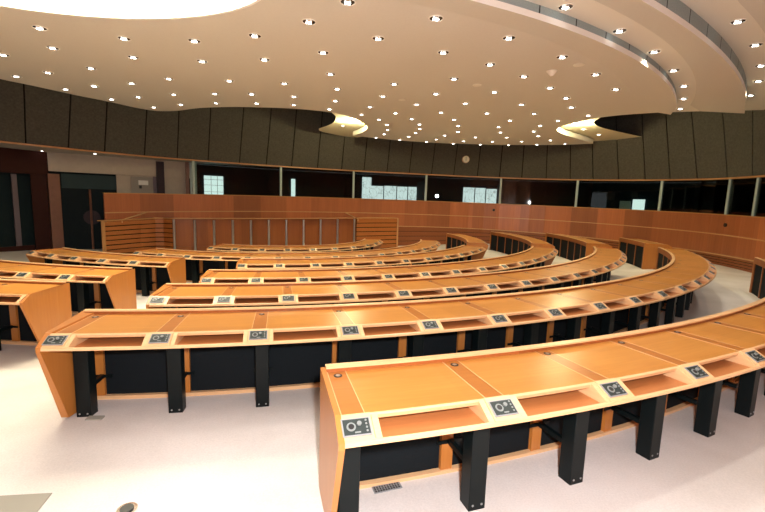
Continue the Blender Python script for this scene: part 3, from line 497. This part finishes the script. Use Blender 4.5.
# side return of the left wing back to the wall
pp('side_panel',ruled([(W[0][0]+.02,W[0][1]),(F[0][0],F[0][1])],[FB[0]]*2,[FZ[0]]*2,0,.03).mesh('side_panel'),'podium')
for x,y,z in T['posts']:
    b=zf(x,y); pp('post',MB().cyl((x,y-.06,b),.045,z-b-.03,16).mesh('post'),'steel')
    pp('post_foot',MB().cyl((x,y-.06,b),.075,.02,16).mesh('post_foot'),'steel')
rl=T['rail']
pp_h=(link('handrail',MB().bar(rl[0],(rl[1][0]+.1,rl[1][1]-.1,rl[1][2]),.022).bar((rl[0][0],rl[0][1],rl[0][2]-.1),rl[0],.018).mesh('handrail'),M['ledge']))
pp_h2=(link('handrail',MB().bar(rl[3],(rl[2][0]+.05,rl[2][1]-.1,rl[2][2]),.022).bar((rl[3][0],rl[3][1],rl[3][2]-.1),rl[3],.018).mesh('handrail'),M['ledge']))
rel(pp_h,pod); rel(pp_h2,pod)

# ------------------------------------------------------------------ ceiling
CZ=1.81
def RA(tab,a):
    if a<=tab[0][0]: return tab[0][1]
    for (a0,r0),(a1,r1) in zip(tab[:-1],tab[1:]):
        if a<=a1: return r0+(r1-r0)*(a-a0)/(a1-a0)
    return tab[-1][1]
def smooth_tab(tab):
    # quadratic least squares of R against angle keeps the edge smooth
    n=len(tab); m=sum(a for a,_ in tab)/n; xs=[(a-m)/30 for a,_ in tab]; ys=[r for _,r in tab]
    A=[[sum(x**(i+j) for x in xs) for j in range(3)] for i in range(3)]; b=[sum(y*x**i for x,y in zip(xs,ys)) for i in range(3)]
    for i in range(3):
        for j in range(i+1,3):
            f=A[j][i]/A[i][i]; A[j]=[p-f*q for p,q in zip(A[j],A[i])]; b[j]-=f*b[i]
    c=[0]*3
    for i in (2,1,0): c[i]=(b[i]-sum(A[i][j]*c[j] for j in range(i+1,3)))/A[i][i]
    lo=tab[0][0]; 
    def R(a):
        x=(max(a,lo)-m)/30; return c[0]+c[1]*x+c[2]*x*x
    return R,tab[-1][0]
def pt(R,a): return (CX+R*math.cos(rad(a)),CY+R*math.sin(rad(a)))
fA,eA=smooth_tab(T['A']); fM,eM=smooth_tab(T['M']); fB,eB=smooth_tab(T['Bc']); fM2,eM2=smooth_tab(T['M2']); fM3,eM3=smooth_tab(T['M3'])
AS=-150
def curve(f,a0,a1,n=90): return [pt(f(a0+(a1-a0)*i/n),a0+(a1-a0)*i/n) for i in range(n+1)]
def fill(outlines,z,name,m):
    bm=bmesh.new(); edges=[]
    for o in outlines:
        vs=[bm.verts.new((p[0],p[1],z)) for p in o]
        for i in range(len(vs)): edges.append(bm.edges.new((vs[i],vs[(i+1)%len(vs)])))
    bmesh.ops.triangle_fill(bm,use_beauty=True,use_dissolve=False,edges=edges)
    me=bpy.data.meshes.new(name); bm.to_mesh(me); bm.free(); return link(name,me,M[m])
def catmull(P,k=4):
    out=[]
    for i in range(len(P)-1):
        p0=P[max(0,i-1)];p1=P[i];p2=P[i+1];p3=P[min(len(P)-1,i+2)]
        for j in range(k):
            t=j/k; out.append(tuple(.5*((2*p1[c])+(-p0[c]+p2[c])*t+(2*p0[c]-5*p1[c]+4*p2[c]-p3[c])*t*t+(-p0[c]+3*p1[c]-3*p2[c]+p3[c])*t**3) for c in (0,1)))
    return out+[tuple(P[-1])]
z1,z1b,z2,z2b,z3=CZ+2.6,CZ+2.52,CZ+2.72,CZ+2.64,CZ+2.95
C1=T['c1_edge']
# split at the sharp corners (353,136) and (593,143.6) so the scoops keep their points
e1=catmull(C1[:22]); e2=catmull(C1[21:28]); e3=catmull(C1[27:])
edge1=e1[:-1]+e2[:-1]+e3
mcur=curve(fM,AS,eM)
oc=[-4.02,5.35]; oa,ob=2.5,1.32
oval=[(oc[0]+oa*math.cos(2*math.pi*i/64),oc[1]+ob*math.sin(2*math.pi*i/64)) for i in range(64)]
last=edge1[-1]
struct(fill([edge1+mcur[::-1],oval],z1,'ceiling','ceil'))
def band(P,Q,zp,zq,name,m,uvs=True):
    mb=MB(); s=arcs(P)
    for i in range(len(P)-1): mb.quad((*P[i],zp),(*P[i+1],zp),(*Q[i+1],zq),(*Q[i],zq),u=[(s[i],0),(s[i+1],0),(s[i+1],1),(s[i],1)])
    return struct(link(name,mb.mesh(name),M[m]))
acur=curve(fA,AS,eA)
band(mcur+[last],acur+[last],z1,z1b,'ceiling_tier_slope_1','ceil')
band(acur+[last],acur+[last],z1b,z1b+.085,'trim_38','lip')
acin=curve(lambda a:fA(a)-.02,AS,eA)
band(acur+[last],acin+[last],z1b+.085,z1b+.085,'trim_39','lip')
band(acin,acin,z1b+.085,z2,'ceiling_riser_1','tile')
m2=curve(fM2,AS,eM2); b2=curve(fB,AS,eB)
c2=T['c2_edge']
struct(fill([acin+[tuple(p) for p in c2[:2]]+m2[::-1]],z2,'ceiling_tier_1','ceil2'))
l2=tuple(c2[2])
band(m2+[tuple(c2[1])],b2+[l2],z2,z2b,'ceiling_tier_slope_2','ceil')
band(b2+[l2],b2+[l2],z2b,z2b+.09,'trim_41','lip'); b2i=curve(lambda a:fB(a)-.02,AS,eB)
band(b2+[l2],b2i+[l2],z2b+.09,z2b+.09,'trim_42','lip')
band(b2i,b2i,z2b+.09,z3,'ceiling_riser_2','tile')
m3=curve(fM3,AS,eM3); c3=[tuple(p) for p in T['c3_edge']]
struct(fill([b2i+c3[:2]+m3[::-1]],z3,'ceiling_tier_2','ceil2'))
out=curve(lambda a:20.0,AS,0)
struct(fill([m3+c3[1:]+[(13.5,14.5)]+out[::-1]],z3-.004,'ceiling_outer','ceil'))
# dark roof closing the gap above the floating plates
roof=[(CX+24*math.cos(2*math.pi*i/48),CY+24*math.sin(2*math.pi*i/48)) for i in range(48)]
struct(fill([roof],CZ+4.42,'ceiling_roof','dark'))
# upstand along the free edge of the main plate
band(edge1,edge1,z1,z1+.18,'ceiling_edge_upstand','ceil')
struct(fill([catmull(T['cresL']+[T['cresL'][0]])[:-1]],CZ+2.82,'ceiling_cove_left','cove'))
struct(fill([catmull(T['cresR']+[T['cresR'][0]])[:-1]],CZ+2.82,'ceiling_cove_right','cove'))
# luminous oval recess
lum=thing('luminous_ceiling_oval','large glowing oval light recess in the ceiling at upper left','ceiling light',(oc[0],oc[1],z1))
ol=oval+[oval[0]]; big=[(oc[0]+(p[0]-oc[0])*1.02,oc[1]+(p[1]-oc[1])*1.03) for p in ol]
o=band(ol,ol,z1,z1+.26,'recess_rim','lip'); del o['kind']; rel(o,lum)
o=fill([[(p[0],p[1]) for p in oval]],z1+.26,'luminous_panel','glow'); rel(o,lum)
o=band(ol,big,z1-.012,z1-.006,'outer_rim','lip'); del o['kind']; rel(o,lum)

# rear of the hall, behind and beside the viewpoint
rear=[K[-1]]+[pt(19.5,-20-130*i/40) for i in range(41)]+[(-15.5,8.2),K[0]]
rear=[tuple(p) for p in rear][::-1]
struct(link('wall_rear',ruled(rear[::-1],[-.6]*len(rear),[6.2]*len(rear),0,.05).mesh('wall_rear'),M['wall']))
# downlights
def mk(mb,m,sm=False): me=mb.mesh('fixture',smooth=sm); me.materials.append(M[m]); return me
ring=MB(); nr=28
for i in range(nr):
    a,b=2*math.pi*i/nr,2*math.pi*(i+1)/nr
    pr=[(.108,0),(.108,-.008),(.098,-.012),(.092,-.004)]
    for j in range(3):
        (r0,h0),(r1,h1)=pr[j],pr[j+1]; ring.quad((r0*math.cos(a),r0*math.sin(a),h0),(r0*math.cos(b),r0*math.sin(b),h0),(r1*math.cos(b),r1*math.sin(b),h1),(r1*math.cos(a),r1*math.sin(a),h1))
RING=mk(ring,'ceil2'); CUP=mk(MB().cyl((0,0,-.006),.093,.005,28),'cup')
bl=MB(); 
for k in range(3): bl.box(-.042+.03*k,-.024,-.026,-.026+.03*k,.024,-.018)
BULB=mk(bl,'bulb'); FIN=mk(MB().cyl((0,0,-.016),.040,.010,16,r2=.055),'chrome')
names={1:('round recessed downlight in the main sand-coloured ceiling','downlights in the main ceiling plate'),2:('round recessed downlight in the pale band between the two curved grey risers','downlights in the first raised band'),
       3:('round recessed downlight in the pale band at the upper right, beyond the second riser','downlights in the second raised band'),4:('small downlight inside a glowing yellow cove at the ceiling edge','downlights in the lit coves')}
LZ={1:z1,2:z2,3:z3,4:CZ+2.82}
for i,(x,y,lv) in enumerate(T['dl']):
    t=thing('downlight',names[lv][0],'ceiling light',(x,y,LZ[lv]),random.uniform(-.4,.4),names[lv][1])
    link('trim_ring',RING,None,t); link('reflector',CUP,None,t); link('inner_cone',FIN,None,t); link('lamp',BULB,None,t)
for x,y in T['spk']:
    tag(link('ceiling_speaker',mk(MB().cyl((0,0,-.01),.10,.01,24),'ceil2'),None,None,(x,y,z1)),'flat pale round disc flush in the main ceiling','speaker','flat ceiling discs')
x,y=T['cone']; tag(link('ceiling_detector',mk(MB().cyl((0,0,-.09),.03,.09,20,r2=.11),'ceil2'),None,None,(x,y,z1)),'pale cone-shaped detector hanging from the main ceiling at upper right','detector')
for x,y in T['soff']:
    zz=interp(sK,KZ,near_s(K,sK,(x,y)))
    t=thing('soffit_light','small round light in the grey soffit above the dark entrance doors','ceiling light',(x,y,zz-.02),0,'soffit lights at left')
    link('rim',mk(MB().cyl((0,0,0),.06,.04,14),'soffit'),None,t); link('lens',mk(MB().cyl((0,0,-.01),.035,.012,12),'bulb'),None,t)

# ------------------------------------------------------------------ small things
cx,cy,cz=T['clock']; s=near_s(K,sK,(cx,cy)); n=interp(sK,nK,s); p=interp(sK,[tuple(q) for q in K],s); zk=interp(sK,KZ,s); dh=(cz-zk)*.36+.02
ck=thing('wall_clock','round pale wall clock on the grey acoustic panels above the glass','clock',(p[0]+n[0]*dh,p[1]+n[1]*dh,cz)); ck.rotation_euler=(math.atan(.36),0,math.atan2(n[0],-n[1]))
ck.rotation_euler=(0,0,math.atan2(n[1],n[0])+math.pi/2)
link('clock_case',mk(MB().cyl((0,-.09,0),.175,.12,32,'y'),'gold'),None,ck); link('clock_face',mk(MB().cyl((0,-.10,0),.16,.012,32,'y'),'clock'),None,ck)
link('clock_hand',mk(MB().box(-.006,-.108,0,.006,-.102,.11),'knob'),None,ck); link('clock_hand',mk(MB().box(-.008,-.108,-.07,.008,-.102,.0),'knob'),None,ck)
for i,((x,y,z),lb) in enumerate(zip(T['dots'],('small black round sensor on the wooden wall below the clock','small black round sensor on the wooden wall at far right'))):
    n=interp(sW,nW,near_s(W,sW,(x,y))); tag(link('wall_sensor',mk(MB().cyl((0,-.035,0),.065,.035,20,'y'),'knob'),None,None,(x,y,z),math.atan2(n[1],n[0])+math.pi/2),lb,'sensor')
fi=T['floor_items']
def floorpt(k): x,y=fi[k]; return x,y,zf(x,y)
x,y,z=floorpt('grille'); GR=.72; g=thing('floor_grille','perforated metal air grille in the carpet under the nearest desk row','floor grille',(x,y,z),rad(20))
link('frame',mk(MB().box(-.13,-.045,0,.13,.045,.006),'plate'),None,g)
mb=MB()
for i in range(10):
    for j in range(3): mb.box(-.118+i*.024,-.034+j*.024,.006,-.104+i*.024,-.018+j*.024,.0075)
link('perforations',mk(mb,'knob'),None,g); g.scale=(GR,GR,1)
x,y,z=floorpt('box'); tag(link('floor_socket',mk(MB().box(-.06,-.03,0,.06,.03,.012),'mat'),None,None,(x,y,z),.1),'small grey floor socket lid on the carpet left of the second desk row','floor socket')
x,y,z=floorpt('disc'); t=thing('floor_outlet','round shiny metal floor outlet at the bottom edge of the picture','floor outlet',(x,y,z)); link('ring',mk(MB().cyl((0,0,0),.055,.02,24),'chrome'),None,t); link('cap',mk(MB().cyl((0,0,.02),.035,.008,20),'knob'),None,t)
x,y,z=floorpt('uplight'); t=thing('floor_spotlight','tiny bright floor light in the aisle before the far dark panels','floor light',(x,y,z)); link('housing',mk(MB().cyl((0,0,0),.06,.03,16),'steel'),None,t); link('lens',mk(MB().cyl((0,0,.03),.05,.02,16),'lamp_refl'),None,t)
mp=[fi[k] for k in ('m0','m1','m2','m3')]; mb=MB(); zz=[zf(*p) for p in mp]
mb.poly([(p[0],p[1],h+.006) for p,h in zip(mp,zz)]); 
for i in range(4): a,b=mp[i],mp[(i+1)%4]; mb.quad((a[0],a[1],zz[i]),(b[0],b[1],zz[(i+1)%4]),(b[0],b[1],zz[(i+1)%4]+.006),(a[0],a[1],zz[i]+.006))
tag(link('floor_patch',mb.mesh('floor_patch'),M['mat']),'flat grey-green patch on the floor at the bottom left edge','mat')  # thin grey-green plate laid on the carpet
t=link('flash_reflection',ball(.085),M['lamp_refl'],None,(gx,gy,gz)); tag(t,'bright white ball added behind the booth glass as the flash reflection, near the middle','lamp')  # glowing ball added in the booth to imitate the flash reflected in the glass

# ------------------------------------------------------------------ lights
def light(kind,name,loc,e,c=(1,.95,.85),**k):
    l=bpy.data.lights.new(name,kind); l.energy=e; l.color=c
    for a,b in k.items(): setattr(l,a,b)
    o=bpy.data.objects.new(name,l); COL.objects.link(o); o.location=loc; return o
cnt=0
for i,(x,y,lv) in enumerate(T['dl']):
    if lv!=4 and i%4==0: light('SPOT','downlight_and_fill_beam',(x,y,LZ[lv]-.05),52,(1,.85,.56),spot_size=rad(130),spot_blend=.9,shadow_soft_size=.09); cnt+=1
for dx,dy in ((5,7.5),(1.5,4),(8.8,9),(3,3)):
    light('SPOT','downlight_and_fill_beam',(dx,dy,z2-.1),80,(1,.94,.84),spot_size=rad(130),spot_blend=.9,shadow_soft_size=.09)  # extra fill spots without fixtures, added to brighten the near side
light('AREA','luminous_oval_light',(oc[0],oc[1],z1+.2),200,(1,.90,.68),shape='ELLIPSE',size=4.6,size_y=2.2)
light('POINT','cove_lamp',(-1.25,15.6,z1+.10),130,(1,.88,.5),shadow_soft_size=.08)
light('POINT','cove_lamp',(6.6,14.7,z1+.10),130,(1,.88,.5),shadow_soft_size=.08)
light('POINT','camera_flash',(.15,-.1,2.05),370,(1,.97,1.0),shadow_soft_size=.06)
w=bpy.data.worlds.new('World'); SC.world=w; w.use_nodes=True; w.node_tree.nodes['Background'].inputs[0].default_value=(.93,.95,1,1); w.node_tree.nodes['Background'].inputs[1].default_value=.6

# ------------------------------------------------------------------ camera
p_,r_,f_=0.13320,0.03192,415.69
fw=Vector((0,math.cos(p_),-math.sin(p_))); rt=Vector((1,0,0)); up=rt.cross(fw)
Rr=math.cos(r_)*rt+math.sin(r_)*up; Uu=-math.sin(r_)*rt+math.cos(r_)*up
cam=bpy.data.cameras.new('camera'); co=bpy.data.objects.new('camera',cam); COL.objects.link(co)
mx=Matrix((Rr,Uu,-fw)).transposed().to_4x4(); mx.translation=Vector((0,0,1.81)); co.matrix_world=mx
cam.sensor_width=36; cam.lens=f_*36/765; cam.clip_start=.05; cam.clip_end=200
SC.camera=co
SC.view_settings.view_transform='Standard'; SC.view_settings.look='None'; SC.view_settings.gamma=1; SC.view_settings.use_curve_mapping=False; SC.view_settings.exposure=0.85
